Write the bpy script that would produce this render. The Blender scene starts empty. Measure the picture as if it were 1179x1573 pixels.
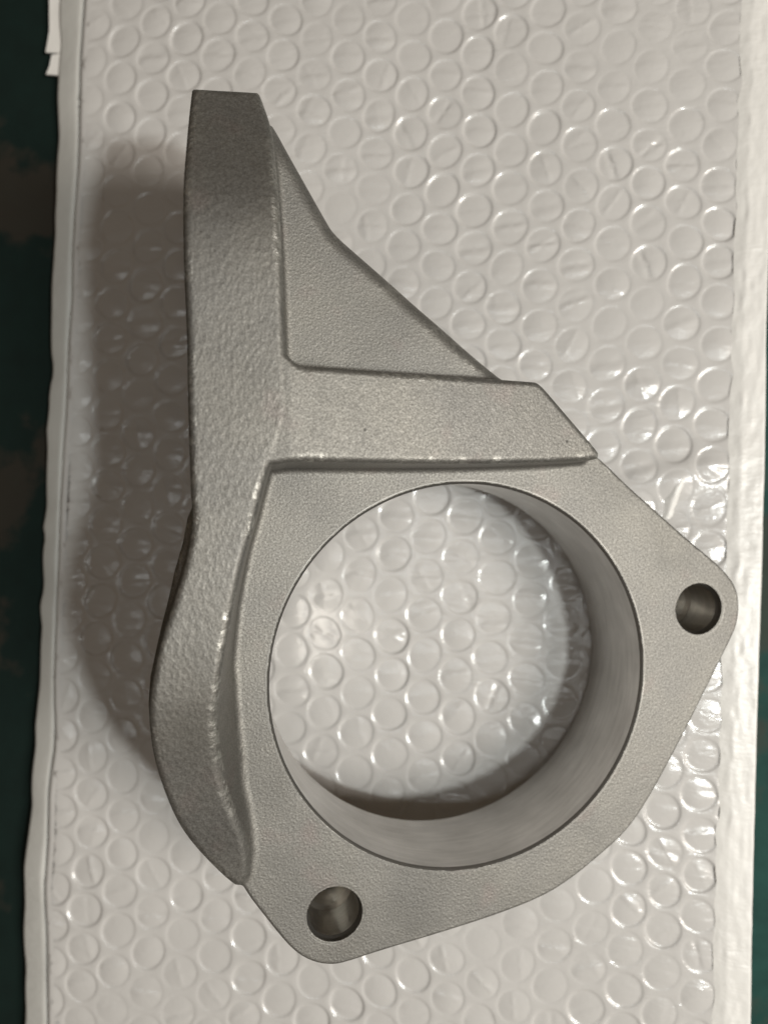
import bpy, bmesh, math, random
import numpy as np
from mathutils import Matrix, Vector

random.seed(7)
rng = np.random.default_rng(11)
MM = 0.001
scene = bpy.context.scene

# ------------------------------------------------------------------ camera
cam_data = bpy.data.cameras.new("camera")
cam = bpy.data.objects.new("camera", cam_data)
scene.collection.objects.link(cam)
cam_data.sensor_fit = 'HORIZONTAL'
cam_data.sensor_width = 36.0
cam_data.lens = 36.06
cam_data.clip_start = 0.01
cam_data.clip_end = 20.0
cam.matrix_world = Matrix((
    (0.995415620, 0.001983717, 0.0956232615, 0.0),
    (0.0, 0.999784889, -0.0207406687, 0.0),
    (-0.0956438355, 0.0206455856, 0.995201495, 0.22246112),
    (0, 0, 0, 1)))
cam_data.dof.use_dof = True
cam_data.dof.focus_distance = 0.164
cam_data.dof.aperture_fstop = 13.0
scene.camera = cam

# ------------------------------------------------------------------ world and lamps
world = bpy.data.worlds.new("World")
scene.world = world
world.use_nodes = True
bg = world.node_tree.nodes["Background"]
bg.inputs[0].default_value = (1.0, 0.73, 0.47, 1)
bg.inputs[1].default_value = 0.10


def lamp(name, kind, loc, target, power, color, size, size_y=None):
    d = bpy.data.lights.new(name, kind)
    d.energy = power
    d.color = color
    if kind == 'AREA':
        d.shape = 'RECTANGLE' if size_y else 'DISK'
        d.size = size
        if size_y:
            d.size_y = size_y
    else:
        d.shadow_soft_size = size
    o = bpy.data.objects.new(name, d)
    scene.collection.objects.link(o)
    o.location = loc
    o.rotation_euler = (Vector(target) - Vector(loc)).to_track_quat('-Z', 'Y').to_euler()
    return o


# desk lamp to the right (crisp shadow), a broad lamp further right, a weak ceiling tube overhead
lamp("desk_lamp_light", 'AREA', (0.36, -0.125, 0.62), (0, 0, 0), 2.2, (0.95, 1.0, 0.98), 0.045)
lamp("side_lamp_light", 'AREA', (0.90, -0.22, 0.95), (0, 0, 0), 11.8, (1.0, 0.94, 0.86), 0.40)
lamp("ceiling_tube_light", 'AREA', (0.0, -0.09, 1.6), (0, 0, 0), 2.0, (0.92, 0.98, 1.0), 1.3, 0.04)

scene.view_settings.view_transform = 'Standard'
scene.view_settings.look = 'None'
scene.view_settings.exposure = 0.0
scene.view_settings.gamma = 1.0
scene.cycles.max_bounces = 10
scene.cycles.transparent_max_bounces = 24
scene.cycles.caustics_reflective = True
scene.cycles.sample_clamp_indirect = 6.0


# ------------------------------------------------------------------ helpers
def obj(name, mesh, mat, parent=None, **props):
    o = bpy.data.objects.new(name, mesh)
    scene.collection.objects.link(o)
    if mat and not mesh.materials:
        mesh.materials.append(mat)
    if parent:
        o.parent = parent
    for k, v in props.items():
        o[k] = v
    return o


def empty(name, loc=(0, 0, 0), **props):
    o = bpy.data.objects.new(name, None)
    o.empty_display_size = 0.01
    scene.collection.objects.link(o)
    o.location = loc
    for k, v in props.items():
        o[k] = v
    return o


def mesh_from(name, verts, faces, smooth=True):
    me = bpy.data.meshes.new(name)
    me.from_pydata([tuple(v) for v in verts], [], [tuple(f) for f in faces])
    if smooth:
        me.polygons.foreach_set("use_smooth", [True] * len(me.polygons))
    me.update()
    return me


class NT:
    """small node-tree helper"""

    def __init__(self, name):
        self.m = bpy.data.materials.new(name)
        self.m.use_nodes = True
        self.t = self.m.node_tree
        self.t.nodes.clear()
        self.out = self.t.nodes.new("ShaderNodeOutputMaterial")

    def n(self, kind, ins=None, **attrs):
        nd = self.t.nodes.new(kind)
        for k, v in attrs.items():
            setattr(nd, k, v)
        for k, v in (ins or {}).items():
            if isinstance(v, tuple) and len(v) == 2 and isinstance(v[0], bpy.types.Node):
                self.t.links.new(v[0].outputs[v[1]], nd.inputs[k])
            elif isinstance(v, bpy.types.Node):
                self.t.links.new(v.outputs[0], nd.inputs[k])
            else:
                nd.inputs[k].default_value = v
        return nd

    def ramp(self, fac, stops):
        r = self.n("ShaderNodeValToRGB", {0: fac})
        e = r.color_ramp.elements
        while len(e) < len(stops):
            e.new(0.5)
        for i, (p, c) in enumerate(stops):
            e[i].position = p
            e[i].color = (c, c, c, 1) if not isinstance(c, tuple) else (*c, 1)
        return r

    def math(self, op, a, b=0.0):
        return self.n("ShaderNodeMath", {0: a, 1: b}, operation=op)

    def done(self, shader):
        self.t.links.new(shader.outputs[0], self.out.inputs[0])
        return self.m


def noise(N, vec, scale, detail=3.0, rough=0.55):
    return N.n("ShaderNodeTexNoise", {"Vector": vec, "Scale": scale, "Detail": detail, "Roughness": rough})


# ------------------------------------------------------------------ materials
def cast_metal(name, grain, depth, stretch=(1, 1, 1), rot=0.0, rough=0.62, speck=0.2):
    N = NT(name)
    tc = N.n("ShaderNodeTexCoord")
    mp = N.n("ShaderNodeMapping", {"Vector": (tc, 3), "Scale": stretch, "Rotation": (0, 0, rot)})
    g1 = noise(N, mp, grain, 2.0, 0.6)
    g2 = N.n("ShaderNodeTexVoronoi", {"Vector": mp, "Scale": grain * 0.8})
    fine = noise(N, (tc, 3), 2600.0, 1.0)
    big = noise(N, (tc, 3), 45.0, 3.0)
    mid = noise(N, (tc, 3), 260.0, 3.0)
    # patchy warm and cool grey
    tint = N.n("ShaderNodeMix", {0: N.ramp(big, [(0.35, 0.0), (0.68, 1.0)]), 6: (0.210, 0.202, 0.188, 1),
                                 7: (0.240, 0.229, 0.208, 1)}, data_type='RGBA')
    pink = N.ramp(noise(N, (tc, 3), 75.0, 2.0), [(0.60, 0.0), (0.75, 1.0)])
    tint2 = N.n("ShaderNodeMix", {0: pink, 6: (tint, 2), 7: (0.235, 0.209, 0.194, 1)}, data_type='RGBA')
    spk = N.ramp(fine, [(0.30, 1 - speck), (0.5, 1.0), (0.72, 1 + speck)])
    col = N.n("ShaderNodeMix", {0: 1.0, 6: (tint2, 2), 7: spk}, data_type='RGBA', blend_type='MULTIPLY')
    # scattered casting pits
    pit = N.n("ShaderNodeTexVoronoi", {"Vector": (tc, 3), "Scale": 62.0})
    pitm = N.ramp((pit, 0), [(0.012, 0.2), (0.03, 1.0)])
    col2 = N.n("ShaderNodeMix", {0: 0.8, 6: (col, 2), 7: pitm}, data_type='RGBA', blend_type='MULTIPLY')
    # fine handling scratches in two directions
    scr = None
    for rz, sc, sd in ((0.45, 1.0, 0.0), (-1.05, 0.8, 3.7), (2.2, 0.9, 8.1)):
        mq = N.n("ShaderNodeMapping", {"Vector": (tc, 3), "Rotation": (0, 0, rz), "Scale": (55.0 * sc, 1500.0 * sc, 55.0), "Location": (sd, sd, 0)})
        q = N.ramp(noise(N, mq, 1.0, 1.0), [(0.73, 0.0), (0.80, 1.0)])
        scr = q if scr is None else N.math('MAXIMUM', scr, q)
    scm = N.math('MULTIPLY', scr, N.ramp(noise(N, (tc, 3), 38.0, 2.0), [(0.50, 0.0), (0.64, 0.4)]))
    # broad stains
    stn = N.ramp(noise(N, (tc, 3), 28.0, 5.0, 0.6), [(0.36, 0.86), (0.5, 1.0), (0.66, 1.06)])
    col2b = N.n("ShaderNodeMix", {0: 1.0, 6: (col2, 2), 7: stn}, data_type='RGBA', blend_type='MULTIPLY')
    col4 = N.n("ShaderNodeMix", {0: scm, 6: (col2b, 2), 7: (0.42, 0.405, 0.38, 1)}, data_type='RGBA')
    # burnished, nicked edges
    at = N.n("ShaderNodeAttribute", attribute_name="edge_wear")
    wn = noise(N, (tc, 3), 620.0, 4.0, 0.65)
    wn2 = noise(N, (tc, 3), 90.0, 2.0)
    wm = N.math('MULTIPLY', (at, 2), N.math('MULTIPLY', N.ramp(wn, [(0.47, 0.0), (0.60, 1.0)]), N.ramp(wn2, [(0.43, 0.05), (0.60, 1.0)])))
    col3 = N.n("ShaderNodeMix", {0: N.math('MULTIPLY', wm, 0.85), 6: (col4, 2), 7: (0.50, 0.485, 0.45, 1)}, data_type='RGBA')
    h = N.math('ADD', g1, N.math('MULTIPLY', (g2, 0), 0.5))
    h2 = N.math('ADD', h, N.math('MULTIPLY', mid, 0.8))
    h3 = N.math('ADD', h2, N.math('MULTIPLY', pitm, 1.0))
    h4 = N.math('SUBTRACT', h3, N.math('MULTIPLY', wm, 0.8))
    b = N.n("ShaderNodeBump", {"Strength": 1.0, "Distance": depth, "Height": h4})
    rr = N.ramp(g1, [(0.3, rough + 0.06), (0.75, rough - 0.08)])
    rr2 = N.math('SUBTRACT', rr, N.math('MULTIPLY', wm, 0.15))
    p = N.n("ShaderNodeBsdfPrincipled", {"Base Color": (col3, 2), "Metallic": 0.88, "Roughness": rr2, "Normal": b})
    return N.done(p)


mat_cast = cast_metal("cast_aluminium_fine", 2000.0, 0.000065)
mat_rib = cast_metal("cast_aluminium_coarse", 1350.0, 0.00010, (1.0, 0.6, 1.0), 0.7)


def machined(name, base, rough):
    N = NT(name)
    tc = N.n("ShaderNodeTexCoord")
    mp = N.n("ShaderNodeMapping", {"Vector": (tc, 3), "Scale": (1, 1, 14)})
    ln = noise(N, mp, 420.0, 3.0)
    bl = noise(N, (tc, 3), 70.0, 4.0)
    mr = N.n("ShaderNodeMapping", {"Vector": (tc, 3), "Scale": (1, 1, 9)})
    rg = noise(N, mr, 95.0, 4.0, 0.65)
    c0 = N.ramp(bl, [(0.3, tuple(v * 0.8 for v in base)), (0.7, base)])
    c = (N.n("ShaderNodeMix", {0: 1.0, 6: c0, 7: N.ramp(rg, [(0.32, 0.87), (0.68, 1.07)])}, data_type='RGBA', blend_type='MULTIPLY'), 2)
    r = N.ramp(bl, [(0.3, rough + 0.06), (0.7, rough - 0.05)])
    b = N.n("ShaderNodeBump", {"Strength": 0.7, "Distance": 0.00004, "Height": N.math('ADD', ln, N.math('MULTIPLY', rg, 2.0))})
    p = N.n("ShaderNodeBsdfPrincipled", {"Base Color": c, "Metallic": 0.95, "Roughness": r, "Normal": b})
    return N.done(p)


mat_bore = machined("machined_bore", (0.62, 0.60, 0.575), 0.36)
mat_rim = machined("countersink_face", (0.26, 0.25, 0.235), 0.5)
mat_groove = machined("dark_chamfer", (0.25, 0.24, 0.225), 0.5)
mat_hole = machined("drilled_hole", (0.52, 0.49, 0.445), 0.36)


def sheet_material(name, col, rough, wrinkle, scale, spec=0.5):
    N = NT(name)
    tc = N.n("ShaderNodeTexCoord")
    gp = N.n("ShaderNodeNewGeometry")
    a = noise(N, gp, scale, 4.0, 0.6)
    a2 = noise(N, gp, scale * 6, 2.0)
    ms = N.n("ShaderNodeMapping", {"Vector": gp, "Scale": (1.0, 3.2, 1.0), "Rotation": (0, 0, 0.12)})
    st = N.n("ShaderNodeTexNoise", {"Vector": ms, "Scale": 95.0, "Detail": 3.0, "Roughness": 0.55, "Distortion": 0.6})
    pm = N.ramp(noise(N, gp, 22.0, 2.0), [(0.42, 0.15), (0.62, 1.0)])
    h = N.math('ADD', N.math('ADD', a, N.math('MULTIPLY', a2, 0.2)), N.math('MULTIPLY', N.math('MULTIPLY', st, pm), 1.6))
    b = N.n("ShaderNodeBump", {"Strength": 0.6, "Distance": wrinkle, "Height": h})
    t = noise(N, gp, 30.0, 3.0)
    c = N.ramp(t, [(0.3, tuple(v * 0.95 for v in col)), (0.7, col)])
    p = N.n("ShaderNodeBsdfPrincipled", {"Base Color": c, "Roughness": rough, "Normal": b,
                                         "Specular IOR Level": spec})
    return N.done(p)


mat_sheet = sheet_material("white_pearl_film", (0.57, 0.551, 0.532), 0.21, 0.00036, 120.0, 0.7)
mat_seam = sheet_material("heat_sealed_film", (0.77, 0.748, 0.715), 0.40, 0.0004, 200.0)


mat_seam_shaded = sheet_material("sealed_film_shaded", (0.56, 0.55, 0.52), 0.5, 0.0003, 240.0, 0.3)  # darker copy of the seam film, with the left seam's shade painted in


def table_material():
    N = NT("worn_green_paint")
    tc = N.n("ShaderNodeTexCoord")
    a = noise(N, (tc, 3), 17.0, 4.0, 0.5)
    b_ = noise(N, (tc, 3), 110.0, 4.0, 0.6)
    green = N.ramp(b_, [(0.3, (0.006, 0.036, 0.030)), (0.7, (0.011, 0.056, 0.046))])
    worn = N.ramp(N.math('ADD', a, N.math('MULTIPLY', b_, 0.25)), [(0.70, 0.0), (0.76, 1.0)])
    bp = N.n("ShaderNodeBump", {"Strength": 0.4, "Distance": 0.0005, "Height": b_})
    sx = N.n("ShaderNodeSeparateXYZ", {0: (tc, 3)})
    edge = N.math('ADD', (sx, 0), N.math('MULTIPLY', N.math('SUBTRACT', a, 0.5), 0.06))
    left_dark = N.ramp(N.math('MULTIPLY', N.math('ADD', edge, 0.11), 20.0), [(0.0, 0.82), (0.9, 0.0)])  # darkens the table towards the left, with a ragged boundary
    c1 = N.n("ShaderNodeMix", {0: left_dark, 6: green, 7: (0.004, 0.006, 0.005, 1)}, data_type='RGBA')
    c2 = N.n("ShaderNodeMix", {0: N.math('MULTIPLY', worn, 0.5), 6: (c1, 2), 7: (0.045, 0.030, 0.022, 1)}, data_type='RGBA')
    p = N.n("ShaderNodeBsdfPrincipled", {"Base Color": (c2, 2), "Roughness": 0.7, "Specular IOR Level": 0.2, "Normal": bp})
    return N.done(p)


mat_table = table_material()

# ------------------------------------------------------------------ table top
nx = 2
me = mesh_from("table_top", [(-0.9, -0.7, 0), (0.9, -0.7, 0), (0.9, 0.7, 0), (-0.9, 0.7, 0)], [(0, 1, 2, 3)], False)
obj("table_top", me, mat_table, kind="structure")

# ------------------------------------------------------------------ bubble mailer
PHI, PITCH, COLW, OX, OY = math.radians(-2.06), 11.0, 9.485, -8.07, -2.81
E1 = (math.cos(PHI), math.sin(PHI))
E2 = (-math.sin(PHI), math.cos(PHI))
LEFT_OUT = [(-190, -129.0), (-144, -127.5), (-112, -128.5), (-83.5, -126.5), (-45.6, -124.5), (-7.5, -123.5), (32.8, -122.5),
            (79.2, -121.3), (128, -120.8), (157, -120.6), (200, -119.5)]
LEFT_IN = [(-190, -121.0), (-143.8, -119.2), (-107.7, -119.9), (-55, -119.0), (-17, -118.4), (21, -117.1), (55.8, -115.5), (98.4, -113.8),
           (137, -112.6), (157, -111.5), (200, -110)]
RIGHT_IN = [(-190, 69), (-132, 70.4), (-85, 71.8), (-50, 71.1), (16, 72.7), (58, 75.1), (108, 77.1), (144, 78.1), (200, 80)]
RIGHT_OUT = [(-190, 76.5), (-131.7, 78.1), (-89, 79.3), (-50, 80.2), (-13, 81.5), (28, 82.8), (54.7, 83.2), (110, 85.5), (144, 87), (200, 89)]


def lerp_line(line, y):
    return np.interp(y, [a for a, b in line], [b for a, b in line])


WAVES = [(rng.uniform(-0.05, 0.05), rng.uniform(-0.06, 0.06), rng.uniform(0, 6.3), rng.uniform(0.15, 0.42)) for _ in range(7)]


def sheet_z(x, y):
    """height of the mailer's upper sheet in mm"""
    x = np.asarray(x, float)
    y = np.asarray(y, float)
    z = 7.1 + 0 * x
    for kx, ky, ph, am in WAVES:
        z = z + am * np.sin(kx * x + ky * y + ph)
    # buckle to the right of the bracket where the film is squeezed
    z = z + 1.6 * np.exp(-(((x - 58) / 14) ** 2 + ((y - 14 - 0.25 * (x - 58)) / 4.5) ** 2))
    z = z - 0.8 * np.exp(-(((x - 52) / 16) ** 2 + ((y - 4) / 5) ** 2))
    # settled under the bracket
    z = z - 0.9 * np.exp(-(((x - 0) / 55) ** 2 + ((y + 20) / 70) ** 2))
    return z


mailer = empty("padded_mailer", (-0.02, 0, 0), label="white bubble padded mailer lying under the grey metal bracket",
               category="padded mailer")
MOX = -20.0  # x of the mailer's origin in mm


def to_mailer(v):
    return [((x - MOX) * MM, y * MM, z * MM) for x, y, z in v]


def strip_mesh(name, lo, hi, nu, nv, zf, y0=-190, y1=200, edge=None):
    """sheet between two long border lines; zf gives mm heights"""
    ys = np.linspace(y0, y1, nv)
    V, F = [], []
    for y in ys:
        a, b = lerp_line(lo, y), lerp_line(hi, y)
        for i in range(nu):
            t = i / (nu - 1)
            x = a + (b - a) * t
            V.append((x, y, float(zf(x, y, t))))
    for j in range(nv - 1):
        for i in range(nu - 1):
            k = j * nu + i
            F.append((k, k + 1, k + nu + 1, k + nu))
    return V, F


# backing sheet under the bubbles
V, F = strip_mesh("backing_sheet", LEFT_IN, RIGHT_IN, 90, 170, lambda x, y, t: sheet_z(x, y) - 3.0)
obj("backing_sheet", mesh_from("backing_sheet", to_mailer(V), F), mat_sheet, mailer)

# lower layer of the pouch: closes the body down to the table
V, F = strip_mesh("lower_layer", LEFT_OUT, RIGHT_OUT, 24, 60,
                  lambda x, y, t: 0.3 + 3.2 * (min(t, 1 - t, 0.06) / 0.06) ** 0.5)
obj("lower_layer", mesh_from("lower_layer", to_mailer(V), F), mat_seam, mailer)


def smooth_noise_1d(n, k, seed):
    r = np.random.default_rng(seed)
    c = r.normal(size=k)
    return lambda t: float(np.interp(t * (k - 1), np.arange(k), c))


# left seam: flat, with a shallow groove against the bubbles
wl = smooth_noise_1d(0, 40, 3)


def left_z(x, y, t):
    z = float(sheet_z(x, y)) - 1.3 + 0.2 * wl((y + 190) / 390)
    z -= 2.4 * (1 - t) ** 1.3
    if t < 0.10:
        z -= 3.0 * (1 - t / 0.10) ** 2
    if t > 0.8:
        z -= 1.3 * ((t - 0.8) / 0.2) ** 2
    return z


LEFT_SEAM_IN = [(yy, float(lerp_line(LEFT_IN, yy)) + 1.0 + 0.4 * wl((yy + 190) / 390 * 0.7)) for yy in np.linspace(-190, 200, 60)]
LO2 = [(yy, float(lerp_line(LEFT_OUT, yy)) + 0.35 * wl(((yy * 1.7 + 400) % 390) / 390)) for yy in np.linspace(-190, 200, 120)]
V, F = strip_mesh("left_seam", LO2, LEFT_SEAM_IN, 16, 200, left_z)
s = obj("side_seam", mesh_from("side_seam", to_mailer(V), F), mat_seam_shaded, mailer)
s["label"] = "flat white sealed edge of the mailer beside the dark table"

# turned-down edge of the bubble pad along the left seam
PAD_EDGE = [(yy, xx + 2.6) for yy, xx in LEFT_SEAM_IN]


def pad_edge_z(x, y, t):
    return float(sheet_z(x, y)) - 2.6 + 2.66 * math.sin(min(t * 1.5, 1) * math.pi / 2)


PE0 = [(yy, xx - 0.9) for yy, xx in LEFT_SEAM_IN]
V, F = strip_mesh("pad_edge", PE0, PAD_EDGE, 9, 200, pad_edge_z)
obj("pad_edge", mesh_from("pad_edge", to_mailer(V), F), mat_sheet, mailer)

# right seam: crumpled
grid_r = np.random.default_rng(5).normal(size=(140, 10))


def right_z(x, y, t):
    u = (y + 190) / 390 * 139
    v = t * 9
    i, j = int(min(u, 138)), int(min(v, 8))
    fu, fv = u - i, v - j
    g = grid_r
    n = (g[i, j] * (1 - fu) * (1 - fv) + g[i + 1, j] * fu * (1 - fv) + g[i, j + 1] * (1 - fu) * fv + g[i + 1, j + 1] * fu * fv)
    z = float(sheet_z(x, y)) + 0.62 + 0.12 * n * (1.0 - 0.5 * t)
    if t < 0.3:
        z -= (0.62 + 0.1 * n) * (1 - t / 0.3)
    if t > 0.9:
        z -= 4.0 * ((t - 0.9) / 0.1) ** 2
    return z


wr = smooth_noise_1d(0, 80, 9)
RI2 = [(yy, 72.0 + 0.0359 * yy + 0.35 * wr((yy + 190) / 390)) for yy in np.linspace(-190, 200, 240)]
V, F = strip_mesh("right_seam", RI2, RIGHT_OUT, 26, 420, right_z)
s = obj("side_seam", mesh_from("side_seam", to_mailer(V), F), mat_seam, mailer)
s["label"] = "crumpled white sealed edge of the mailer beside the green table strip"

# pinched fold of film beside the flange
FOLD = [(60.6, 13.4), (59.4, 11.2), (58.2, 8.2), (57.4, 5.0), (56.8, 2.4)]
V, F = [], []
for i, (fx, fy) in enumerate(FOLD):
    hgt = (0.2, 0.8, 1.0, 0.8, 0.2)[i]
    for q in range(7):
        o_ = (q - 3) / 3.0
        V.append((fx + 2.2 * o_ + 0.25 * math.sin(i * 2 + q), fy + 0.3 * o_, float(sheet_z(fx, fy)) - 0.5 + (hgt + 0.5) * math.exp(-(o_ * 1.5) ** 2)))
for i in range(len(FOLD) - 1):
    for q in range(6):
        F.append((i * 7 + q, i * 7 + q + 1, (i + 1) * 7 + q + 1, (i + 1) * 7 + q))
obj("pinched_fold", mesh_from("pinched_fold", to_mailer(V), F), mat_seam, mailer)

# torn film tags sticking out of the left edge
for pts in ([(-119.5, 144.0), (-119.5, 166), (-123.4, 166), (-123.2, 151), (-124.3, 144.6)],
            [(-119.5, 137.2), (-119.5, 143.9), (-122.4, 143.6), (-123.0, 140.4), (-124.1, 137.8)]):
    bm = bmesh.new()
    vs = [bm.verts.new(((x - MOX) * MM, y * MM, 0.0022)) for x, y in pts]
    f = bm.faces.new(vs)
    r = bmesh.ops.extrude_face_region(bm, geom=[f])
    for g in r["geom"]:
        if isinstance(g, bmesh.types.BMVert):
            g.co.z += 0.0006
    bmesh.ops.recalc_face_normals(bm, faces=bm.faces)
    me = bpy.data.meshes.new("torn_tag")
    bm.to_mesh(me)
    bm.free()
    obj("torn_tag", me, mat_seam, mailer)


# bubbles: air cells seen from the film side, one hexagonal patch of film with a round cell each
HEX = [(6.337, 0.0), (3.148, 5.5), (-3.148, 5.5), (-6.337, 0.0), (-3.148, -5.5), (3.148, -5.5)]
HEXB = []
for k in range(6):
    a, b = HEX[k], HEX[(k + 1) % 6]
    for q in range(6):
        HEXB.append((a[0] + (b[0] - a[0]) * q / 6, a[1] + (b[1] - a[1]) * q / 6))
PROF = [(5.24, 0.0), (5.10, -0.09), (4.92, -0.30), (4.70, -0.60), (4.45, -0.84), (4.15, -0.96), (3.7, -1.0), (2.9, -1.0), (2.0, -1.0), (1.0, -1.0)]


def bubble_cell(cx, cy):
    """vertices (mm) and faces of one cell, laid on the sheet"""
    jx, jy = random.uniform(-0.22, 0.22), random.uniform(-0.22, 0.22)
    depth = random.uniform(0.20, 0.52) * (0.75 + 0.45 * math.sin(0.05 * cx + 0.031 * cy + 1.0) * math.sin(0.043 * cy - 0.02 * cx))
    squeeze = math.exp(-(((cx - 56) / 16) ** 2 + ((cy - 9) / 11) ** 2))
    depth *= 1 - 0.75 * squeeze
    puff = random.uniform(0.15, 0.55)
    ang = random.gauss(0, 0.16)
    off = random.uniform(-1.3, 1.3)
    dep = random.choice((0.0, 0.05, 0.1, 0.2)) * random.uniform(0.6, 1.3)
    wid = random.uniform(0.6, 1.3)
    off2, ang2 = random.uniform(-2, 2), random.uniform(-1.5, 1.5)
    dep2 = random.choice((0, 0, 0.2)) * random.uniform(0.5, 1.2)
    if random.random() < 0.13:  # slack, half-emptied cells
        dep2 = random.uniform(-0.5, 0.4)
        depth *= 1.25
    th0, lop = random.uniform(0, 6.28), random.uniform(0.05, 0.42)
    th2, ell = random.uniform(0, 3.14), random.uniform(0, 0.035)
    th3, tri = random.uniform(0, 2.1), random.uniform(0, 0.018)
    P = []
    n = len(HEXB)
    for u, v in HEXB:
        P.append((u, v, 0.0))
    for r, z in PROF:
        for u, v in HEXB:
            l = math.hypot(u, v)
            th = math.atan2(v, u)
            rq = r * (1 + ell * math.cos(2 * (th - th2)) + tri * math.cos(3 * (th - th3)) - ell * 0.6)
            P.append((jx + u / l * rq, jy + v / l * rq, z * depth * (1 + lop * math.cos(th - th0) * r / 5)))
    P.append((jx, jy, -depth))
    V_ = []
    for u, v, z in P:
        rr = math.hypot(u - jx, v - jy)
        if rr < 4.5:
            s_ = min((4.5 - rr) / 1.2, 1)
            z += puff * (1 - (rr / 4.5) ** 2)
            w_ = -math.sin(ang) * u + math.cos(ang) * v - off
            z += s_ * dep * (math.exp(-((w_ + wid) / wid) ** 2) - math.exp(-((w_ - wid) / wid) ** 2))
            w_ = -math.sin(ang2) * u + math.cos(ang2) * v - off2
            z += s_ * dep2 * math.exp(-(w_ / 0.6) ** 2)
        x = cx + u * E1[0] + v * E2[0]
        y = cy + u * E1[1] + v * E2[1]
        le, re = float(lerp_line(LEFT_IN, y)) + 2.4, 73.3 + 0.0359 * y
        z -= 3.2 * min(max(le - x, 0) / 0.8, 1) + 2.5 * min(max(x - re, 0) / 0.8, 1)
        x = min(x, re + 3.0)
        # the film is not a perfect lattice: slow drift of the rows
        x, y = (x + 0.55 * math.sin(0.071 * y + 0.05 * x + 0.4) + 0.3 * math.sin(0.19 * y - 0.11 * x),
                y + 0.6 * math.sin(0.063 * x + 0.03 * y + 2.0) + 0.3 * math.sin(0.17 * x + 0.13 * y))
        V_.append((x, y, float(sheet_z(x, y)) + z))
    F_ = []
    for j in range(len(PROF)):
        for k in range(n):
            F_.append((j * n + k, j * n + (k + 1) % n, (j + 1) * n + (k + 1) % n, (j + 1) * n + k))
    m = len(PROF)
    for k in range(n):
        F_.append((m * n + k, m * n + (k + 1) % n, (m + 1) * n))
    return V_, F_


CAMX, CAMY, CAMZ = 0.0, 0.0, 222.46
# outline of the bracket as it hides the mailer (mm, mailer plane): bubbles inside are kept, but only in the joined part
HIDDEN = [(-76, 130), (-57, 131), (-30, 88), (30, 37), (78, -8), (92, -28), (66, -80), (38, -112), (-32, -128), (-64, -107), (-93, -62),
          (-88, -18), (-80, 20), (-80, 90)]


def inside(poly, x, y):
    c = False
    j = len(poly) - 1
    for i in range(len(poly)):
        xi, yi = poly[i]
        xj, yj = poly[j]
        if (yi > y) != (yj > y) and x < (xj - xi) * (y - yi) / (yj - yi) + xi:
            c = not c
        j = i
    return c


spots = []
for i in range(-14, 12):
    for j in range(-20, 20):
        u = i * COLW
        v = (j + 0.5 * (i % 2)) * PITCH
        x = OX + u * E1[0] + v * E2[0]
        y = OY + u * E1[1] + v * E2[1]
        if not (-170 < y < 180):
            continue
        if x < lerp_line(LEFT_IN, y) + 2.0 or x > lerp_line(RIGHT_IN, y) + 9.0:
            continue
        spots.append((x, y))

vis, hid = [], []
for x, y in spots:
    seen = -143 < y < 160
    if seen and inside(HIDDEN, x, y):
        # seen through the bore of the bracket
        seen = ((x + 6) / 50) ** 2 + ((y + 34) / 52) ** 2 < 1
    (vis if seen else hid).append((x, y))
vis.sort(key=lambda p: abs(p[0] + 10) * 1.2 + abs(p[1] - 5))
hid += vis[300:]
vis = vis[:300]
JV, JF = [], []


for x, y in vis:
    V, F = bubble_cell(x, y)
    zc = float(sheet_z(x, y))
    me = mesh_from("bubble", [((a - x) * MM, (b - y) * MM, (c - zc) * MM) for a, b, c in V], F)
    o = obj("bubble", me, mat_sheet, mailer)
    o.location = ((x - MOX) * MM, y * MM, zc * MM)
for x, y in hid:
    V, F = bubble_cell(x, y)
    b0 = len(JV)
    JV += to_mailer(V)
    JF += [tuple(k + b0 for k in f) for f in F]
obj("bubble_field", mesh_from("bubble_field", JV, JF), mat_sheet, mailer, kind="stuff")

# ------------------------------------------------------------------ bracket casting (lengths in mm, flange face at z = 0)
RIB = np.array([(-59.01, 124.32), (-59.05, 124.1), (-59.59, 117.51), (-60.16, 107.71), (-60.44, 101.62), (-60.47, 93.42), (-60.39, 85.02), (-60.11, 76.86), (-59.9, 68.7), (-59.91, 61.33), (-59.68, 49.08), (-59.5, 42.37), (-59.2, 37.22), (-60.33, 30.36), (-62.67, 22.54), (-65.0, 15.81), (-66.39, 10.22), (-67.34, 5.13), (-67.81, 1.79), (-67.88, -2.95), (-67.52, -8.8), (-66.12, -16.11), (-63.78, -24.21), (-60.87, -30.37), (-56.48, -36.88), (-52.38, -41.97), (-51.01, -42.94), (-49.09, -40.87), (-48.68, -38.78), (-49.24, -33.15), (-50.99, -26.5), (-53.22, -20.92), (-54.71, -12.92), (-55.38, -3.94), (-54.94, 3.34), (-54.02, 10.0), (-53.13, 14.43), (-50.35, 28.04), (-47.84, 36.48), (-45.06, 47.43), (-43.56, 49.56), (-40.79, 57.07), (-41.49, 66.98), (-41.82, 73.52), (-42.03, 81.87), (-42.33, 90.3), (-42.58, 99.15), (-42.89, 106.56), (-43.21, 114.66), (-44.08, 119.34), (-44.67, 121.44), (-45.26, 123.73), (-45.7, 124.9), (-45.9, 125.01), (-46.1, 125.0), (-58.8, 124.36)])
RIBZ = np.array([(-50, -2.5), (-43.2, 0.8), (-39.14, 1.8), (-33.44, 3.4), (-25.07, 6.0), (-16.74, 8.6), (-8.0, 11.6), (-0.71, 14.2), (4.73, 15.6), (12.41, 16.6), (24.79, 17), (47.03, 17), (66.63, 17), (82.38, 17), (89.72, 16.6), (96.08, 15.6), (102.2, 13.5), (108.35, 10.5), (117.43, 6), (124.96, 2.5), (127.42, 1.5), (133, -1)])
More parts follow.
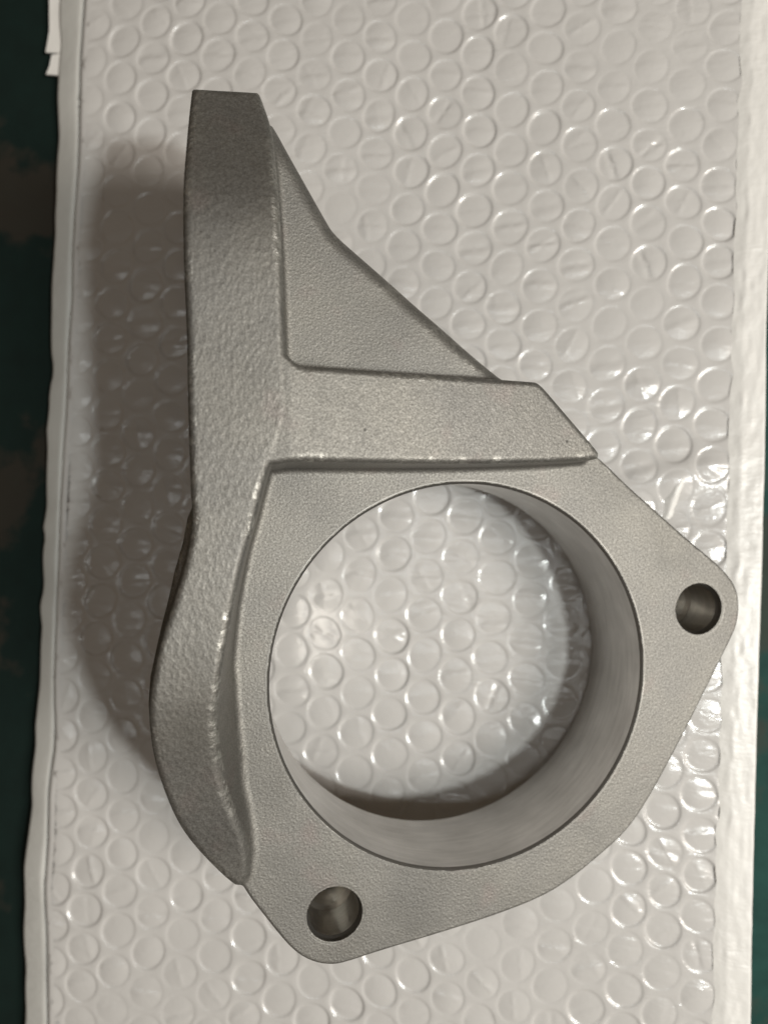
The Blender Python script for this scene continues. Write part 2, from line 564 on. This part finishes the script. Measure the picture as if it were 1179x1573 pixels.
SKIRT = np.array([(-57.69, 40.69), (-59.46, 39.41), (-60.48, 37.61), (-61.4, 32.72), (-62.95, 27.45), (-64.45, 20.89), (-65.81, 15.63), (-66.79, 11.13), (-67.96, 5.87), (-68.34, 0.17), (-67.89, -4.29), (-59.39, -6.31), (-55.42, 10.61)])
PLATE = np.array([(-42.95, 120.89), (-42.0, 120.04), (-39.3, 115.31), (-35.61, 109.11), (-30.89, 101.12), (-29.21, 98.62), (-23.11, 93.74), (-17.33, 89.18), (-10.86, 83.85), (-4.73, 79.13), (1.97, 73.61), (9.11, 68.0), (32.89, 50.04), (39.98, 43.65), (45.64, 39.15), (52.61, 33.48), (58.1, 29.16), (62.94, 25.58), (67.12, 21.98), (69.72, 18.39), (70.52, 14.67), (70.25, 10.17), (68.7, 6.52), (66.61, 2.75), (61.76, -6.17), (54.2, -19.82), (46.03, -33.25), (40.61, -39.93), (34.03, -44.84), (26.54, -49.9), (19.14, -53.47), (8.0, -56.38), (-6.6, -59.2), (-19.53, -61.35), (-28.29, -63.19), (-31.36, -63.08), (-34.7, -62.05), (-38.14, -59.82), (-41.05, -56.52), (-44.91, -51.09), (-50.03, -43.56),
                  (-56, -30), (-60, -8), (-56, 22), (-54, 50), (-53.5, 90), (-53, 110), (-48, 119)])
GUSSET = np.array([(-49.0, 70.2), (-42.0, 69.6), (-41.0, 68.6), (-39.6, 67.3), (-37.2, 66.8), (-33.19, 66.89), (-13.27, 66.33), (12.03, 66.01), (12.97, 65.7), (14.24, 64.85), (21.69, 57.5), (27.87, 51.48), (28.38, 50.34), (27.73, 49.47), (9.52, 48.6), (-13.08, 48.29), (-33.89, 48.51), (-40.19, 48.6), (-44.08, 47.9), (-49.0, 47.7)])
HOLES = [(59.26, 13.69), (-30.02, -51.55)]
R_BORE, D_BORE, R_HOLE = 44.1, 26.0, 5.8
BR_M = Matrix(((0.9542321312492789, 0.005744280359542888, 0.299011777250679), (0.012404970260132235, 0.9981948243818515, -0.05876401356383042), (-0.2988095654498094, 0.05978374210799939, 0.952438317044868)))
BR_O = Vector((1.5548945427819518, -34.07395579174199, 45.757811394808186))
REST_Z = 7.9  # world height (mm) of the bubble tops the bracket stands on


def chaikin(p, n):
    for _ in range(n):
        q = np.roll(p, -1, axis=0)
        p = np.stack([0.75 * p + 0.25 * q, 0.25 * p + 0.75 * q], 1).reshape(-1, 2)
    return p


RIB, PLATE, GUSSET = chaikin(RIB, 2), chaikin(PLATE, 2), chaikin(GUSSET, 1)


def poly_sdf(poly, x, y):
    d2 = np.full(x.shape, 1e9, np.float32)
    s = np.ones(x.shape, bool)
    n = len(poly)
    for i in range(n):
        ax, ay = poly[i]
        bx, by = poly[i - 1]
        ex, ey = bx - ax, by - ay
        wx, wy = x - ax, y - ay
        t = np.clip((wx * ex + wy * ey) / (ex * ex + ey * ey), 0, 1)
        d2 = np.minimum(d2, (wx - ex * t) ** 2 + (wy - ey * t) ** 2)
        c = (ay <= y) != (by <= y)
        with np.errstate(divide='ignore', invalid='ignore'):
            xi = ax + (y - ay) * (ex / (ey if abs(ey) > 1e-9 else 1e-9))
        s ^= (c & (x < xi))
    return np.where(s, 1, -1) * np.sqrt(d2)


def fields(x, y):
    x = x.astype(np.float32)
    y = y.astype(np.float32)
    F = {}
    F['rib'] = poly_sdf(RIB, x, y)
    F['skirt'] = poly_sdf(SKIRT, x, y)
    F['plate'] = poly_sdf(PLATE, x, y)
    F['gus'] = poly_sdf(GUSSET, x, y)
    xl = np.interp(y, [-43, -30, -16, -3, 5, 16, 30, 37, 50, 124], [-51, -61, -66, -68, -67.3, -65, -60.3, -59.2, -59.7, -59])
    F['drf'] = 0.012 + np.interp(y, [-40, -26, -14, -4, 6, 18, 30], [0.3, 0.38, 0.42, 0.30, 0.16, 0.09, 0.07]) * np.clip((x - xl - 5) / 4, 0, 1)
    zt = np.interp(y, RIBZ[:, 0], RIBZ[:, 1])
    for k in (-3.0, -1.5, 1.5, 3.0):
        zt = zt + np.interp(y + k, RIBZ[:, 0], RIBZ[:, 1])
    F['ribz'] = (zt / 5).astype(np.float32)
    sl = (np.interp(y + 1, RIBZ[:, 0], RIBZ[:, 1]) - np.interp(y - 1, RIBZ[:, 0], RIBZ[:, 1])) / 2
    F['ribc'] = (1 / np.sqrt(1 + sl ** 2)).astype(np.float32)
    F['gusz'] = np.minimum(16.9, 12.0 - 0.12 * x)
    F['r'] = np.hypot(x, y)
    F['h'] = np.minimum(np.hypot(x - HOLES[0][0], y - HOLES[0][1]), np.hypot(x - HOLES[1][0], y - HOLES[1][1]))
    # plate edge radius: generous on the web, tight round the flange
    t = np.clip((y - 52) / 25, 0, 1)
    F['pr'] = 0.7 + 3.5 * t * t * (3 - 2 * t)
    F['pbot'] = -20.0 + 9.0 * np.clip((y - 50) / 20, 0, 1)
    # plane of the bubble tops, in bracket coordinates
    F['restxy'] = BR_M[2][0] * x + BR_M[2][1] * y + BR_O[2] - REST_Z
    return F


def rounded(d2, dz, r):
    a = np.maximum(d2 + r, 0)
    b = np.maximum(dz + r, 0)
    return np.sqrt(a * a + b * b) + np.minimum(np.maximum(d2, dz) + r, 0) - r


def smin(a, b, k):
    h = np.clip(0.5 + 0.5 * (b - a) / k, 0, 1)
    return b + (a - b) * h - k * h * (1 - h)


def parts_sdf(F, z):
    rest = -(F['restxy'] + BR_M[2][2] * z)
    rib = rounded(F['rib'] - np.clip(F['ribz'] - z, 0, 20) * F['drf'], (z - F['ribz']) * F['ribc'], 1.5)
    rib = np.maximum(rib, rest)
    skirt = np.maximum(rounded(F['skirt'], z - 9.0, 1.2), rest)
    gus = np.maximum(rounded(F['gus'] - np.clip(F['gusz'] - z, 0, 20) * 0.07, (z - F['gusz']) * 0.993, 1.3), -8 - z)
    plate = rounded(F['plate'] + 0.0 * z, z, F['pr'])
    plate = np.maximum(plate, F['pbot'] - z)
    boss = np.maximum(F['r'] - (R_BORE + 5.0), np.maximum(z + 4, -D_BORE - z))
    return rib, skirt, gus, plate, boss, rest


def casting_sdf(F, z):
    rib, skirt, gus, plate, boss, rest = parts_sdf(F, z)
    body = np.minimum(plate, boss)
    body = np.maximum(body, rest)
    tall = np.minimum(smin(rib, skirt, 1.0), gus)
    d = smin(body, tall, 1.7)
    d = np.maximum(d, R_BORE + 0.45 - F['r'])
    d = np.maximum(d, R_HOLE + 0.4 - F['h'])
    return d


GRID = {}


def fields_at(x, y):
    """the 2-D fields read off the grid, bilinear"""
    g, st = GRID['F'], GRID['step']
    u = np.clip((x - GRID['x0']) / st, 0, GRID['n'][0] - 1.001)
    v = np.clip((y - GRID['y0']) / st, 0, GRID['n'][1] - 1.001)
    i, j = u.astype(int), v.astype(int)
    fu, fv = u - i, v - j
    return {k: (a[i, j] * (1 - fu) * (1 - fv) + a[i + 1, j] * fu * (1 - fv) + a[i, j + 1] * (1 - fu) * fv + a[i + 1, j + 1] * fu * fv)
            for k, a in g.items()}


def surface_nets(step, lo, hi):
    xs = np.arange(lo[0], hi[0], step, dtype=np.float32)
    ys = np.arange(lo[1], hi[1], step, dtype=np.float32)
    zs = np.arange(lo[2], hi[2], step, dtype=np.float32)
    X, Y = np.meshgrid(xs, ys, indexing='ij')
    G2 = {k: v.astype(np.float32) for k, v in fields(X, Y).items()}
    GRID.update(F=G2, step=step, x0=xs[0], y0=ys[0], n=X.shape)
    F2 = {k: v[:, :, None] for k, v in G2.items()}
    D = casting_sdf(F2, zs[None, None, :]).astype(np.float32)
    S = D < 0
    nx_, ny_, nz_ = S.shape
    c = [S[i:nx_ - 1 + i, j:ny_ - 1 + j, k:nz_ - 1 + k] for i in (0, 1) for j in (0, 1) for k in (0, 1)]
    anyv = np.zeros_like(c[0])
    allv = np.ones_like(c[0])
    for q in c:
        anyv |= q
        allv &= q
    act = anyv & ~allv
    ci, cj, ck = np.nonzero(act)
    idx = -np.ones(act.shape, np.int32)
    idx[ci, cj, ck] = np.arange(len(ci))
    acc = np.zeros((len(ci), 3), np.float64)
    cnt = np.zeros(len(ci))
    corners = [(i, j, k) for i in (0, 1) for j in (0, 1) for k in (0, 1)]
    for a in corners:
        for ax in range(3):
            if a[ax]:
                continue
            b = list(a)
            b[ax] = 1
            da = D[ci + a[0], cj + a[1], ck + a[2]]
            db = D[ci + b[0], cj + b[1], ck + b[2]]
            m = (da < 0) != (db < 0)
            t = np.where(m, da / np.where(m, da - db, 1), 0)
            p = np.tile(np.array(a, float), (len(ci), 1))
            p[:, ax] = t
            acc += p * m[:, None]
            cnt += m
    V = acc / cnt[:, None] + np.stack([ci, cj, ck], 1)
    V = V * step + np.array([xs[0], ys[0], zs[0]])
    Q = []
    for ax in range(3):
        sl0 = [slice(1, -1)] * 3
        sl1 = [slice(1, -1)] * 3
        sl0[ax] = slice(0, S.shape[ax] - 1)
        sl1[ax] = slice(1, S.shape[ax])
        A, B = S[tuple(sl0)], S[tuple(sl1)]
        m = np.nonzero(A != B)
        off = [1, 1, 1]
        off[ax] = 0
        e = [m[q] + off[q] for q in range(3)]
        u, w = [(1, 2), (2, 0), (0, 1)][ax]

        def cell(du, dw):
            q = [e[0].copy(), e[1].copy(), e[2].copy()]
            q[u] -= du
            q[w] -= dw
            return idx[q[0], q[1], q[2]]

        quad = np.stack([cell(1, 1), cell(0, 1), cell(0, 0), cell(1, 0)], 1)
        flip = B[m]
        quad[flip] = quad[flip][:, ::-1]
        Q.append(quad)
    return V, np.concatenate(Q)


V, Q = surface_nets(0.42, (-75, -70, -66), (77, 131, 21))
# two Newton steps back on to the exact surface, then exact normals
for it in range(2):
    eps = 0.12
    d0 = casting_sdf(fields_at(V[:, 0], V[:, 1]), V[:, 2])
    g = []
    for ax in range(3):
        P = V.copy()
        P[:, ax] += eps
        M_ = V.copy()
        M_[:, ax] -= eps
        g.append((casting_sdf(fields_at(P[:, 0], P[:, 1]), P[:, 2]) - casting_sdf(fields_at(M_[:, 0], M_[:, 1]), M_[:, 2])) / (2 * eps))
    G = np.stack(g, 1)
    L = np.linalg.norm(G, axis=1, keepdims=True)
    G = G / np.maximum(L, 1e-6)
    if it == 0:
        V = V - G * np.clip(d0 / np.maximum(L[:, 0], 0.5), -0.25, 0.25)[:, None]
NRM = G
lap = 0
for ax in range(3):
    for sg in (-0.6, 0.6):
        Pq = V.copy()
        Pq[:, ax] += sg
        lap = lap + casting_sdf(fields_at(Pq[:, 0], Pq[:, 1]), Pq[:, 2]) / 6
WEAR = np.clip((lap - 0.008) / 0.018, 0, 1)
WEAR *= np.where((V[:, 2] < 1.0) & (V[:, 1] < 60), 0.55, 1.0)
WEAR *= np.where(np.hypot(V[:, 0], V[:, 1]) < R_BORE + 3, 0.5, 1.0)
for hx, hy in HOLES:
    WEAR *= np.where(np.hypot(V[:, 0] - hx, V[:, 1] - hy) < R_HOLE + 2.6, 0.25, 1.0)
cent = V[Q].mean(1)
pr, ps, pg, pp_, pb, _ = parts_sdf(fields_at(cent[:, 0], cent[:, 1]), cent[:, 2])
which = np.argmin(np.stack([np.minimum(pr, ps), pg, np.minimum(pp_, pb)], 1), 1)
web = (which == 2) & (cent[:, 1] > 58)
which[web] = 3

bracket = empty("metal_bracket", BR_O * MM, label="grey sandblasted cast aluminium bracket with a large round bore on bubble wrap",
                category="bracket")
bracket.rotation_euler = BR_M.to_euler()
for k, (nm, mt) in enumerate((("rib_wall", mat_rib), ("gusset", mat_cast), ("flange", mat_cast), ("web_plate", mat_cast))):
    q = Q[which == k]
    used, inv = np.unique(q, return_inverse=True)
    inv = inv.reshape(q.shape)
    me = bpy.data.meshes.new(nm)
    nv, nf = len(used), len(q)
    me.vertices.add(nv)
    me.vertices.foreach_set("co", (V[used] * MM).astype(np.float32).ravel())
    me.loops.add(nf * 4)
    me.loops.foreach_set("vertex_index", inv.astype(np.int32).ravel())
    me.polygons.add(nf)
    me.polygons.foreach_set("loop_start", np.arange(0, nf * 4, 4, dtype=np.int32))
    me.polygons.foreach_set("use_smooth", np.ones(nf, bool))
    me.update(calc_edges=True)
    me.validate()
    if len(me.vertices) == nv:
        me.normals_split_custom_set_from_vertices(NRM[used].tolist())
        at = me.attributes.new("edge_wear", 'FLOAT', 'POINT')
        at.data.foreach_set("value", WEAR[used].astype(np.float32))
    obj(nm, me, mt, bracket)


def lathe(name, cx, cy, prof, segs, mat):
    Vv, Ff = [], []
    for r, z in prof:
        for k in range(segs):
            a = 2 * math.pi * k / segs
            Vv.append(((cx + r * math.cos(a)) * MM, (cy + r * math.sin(a)) * MM, z * MM))
    for j in range(len(prof) - 1):
        for k in range(segs):
            Ff.append((j * segs + k, (j + 1) * segs + k, (j + 1) * segs + (k + 1) % segs, j * segs + (k + 1) % segs))
    me_ = mesh_from(name, Vv, Ff)
    me_.polygons.foreach_set("use_smooth", [True] * len(me_.polygons))
    me_.set_sharp_from_angle(angle=math.radians(25))
    return obj(name, me_, mat, bracket)


bore_rim = lathe("chamfer", 0, 0, [(R_BORE + 1.5, -0.4), (R_BORE + 0.95, 0.03), (R_BORE + 0.75, 0.03), (R_BORE + 0.3, -0.35), (R_BORE - 0.01, -0.7)], 160, mat_groove)
bore_rim.parent = lathe("bore", 0, 0, [(R_BORE, -0.68), (R_BORE, -D_BORE + 0.6), (R_BORE + 0.6, -D_BORE)], 160, mat_bore)
for hx, hy in HOLES:
    rim = lathe("chamfer", hx, hy, [(R_HOLE + 1.6, -0.4), (R_HOLE + 1.1, 0.03), (R_HOLE + 1.0, 0.02), (R_HOLE + 0.85, -0.3), (R_HOLE, -1.9)], 64, mat_rim)
    rim.parent = lathe("bolt_hole", hx, hy, [(R_HOLE, -1.9), (R_HOLE, -12.0), (R_HOLE - 0.9, -13.2), (R_HOLE - 0.9, -23.5), (0.05, -25.5)], 64, mat_hole)
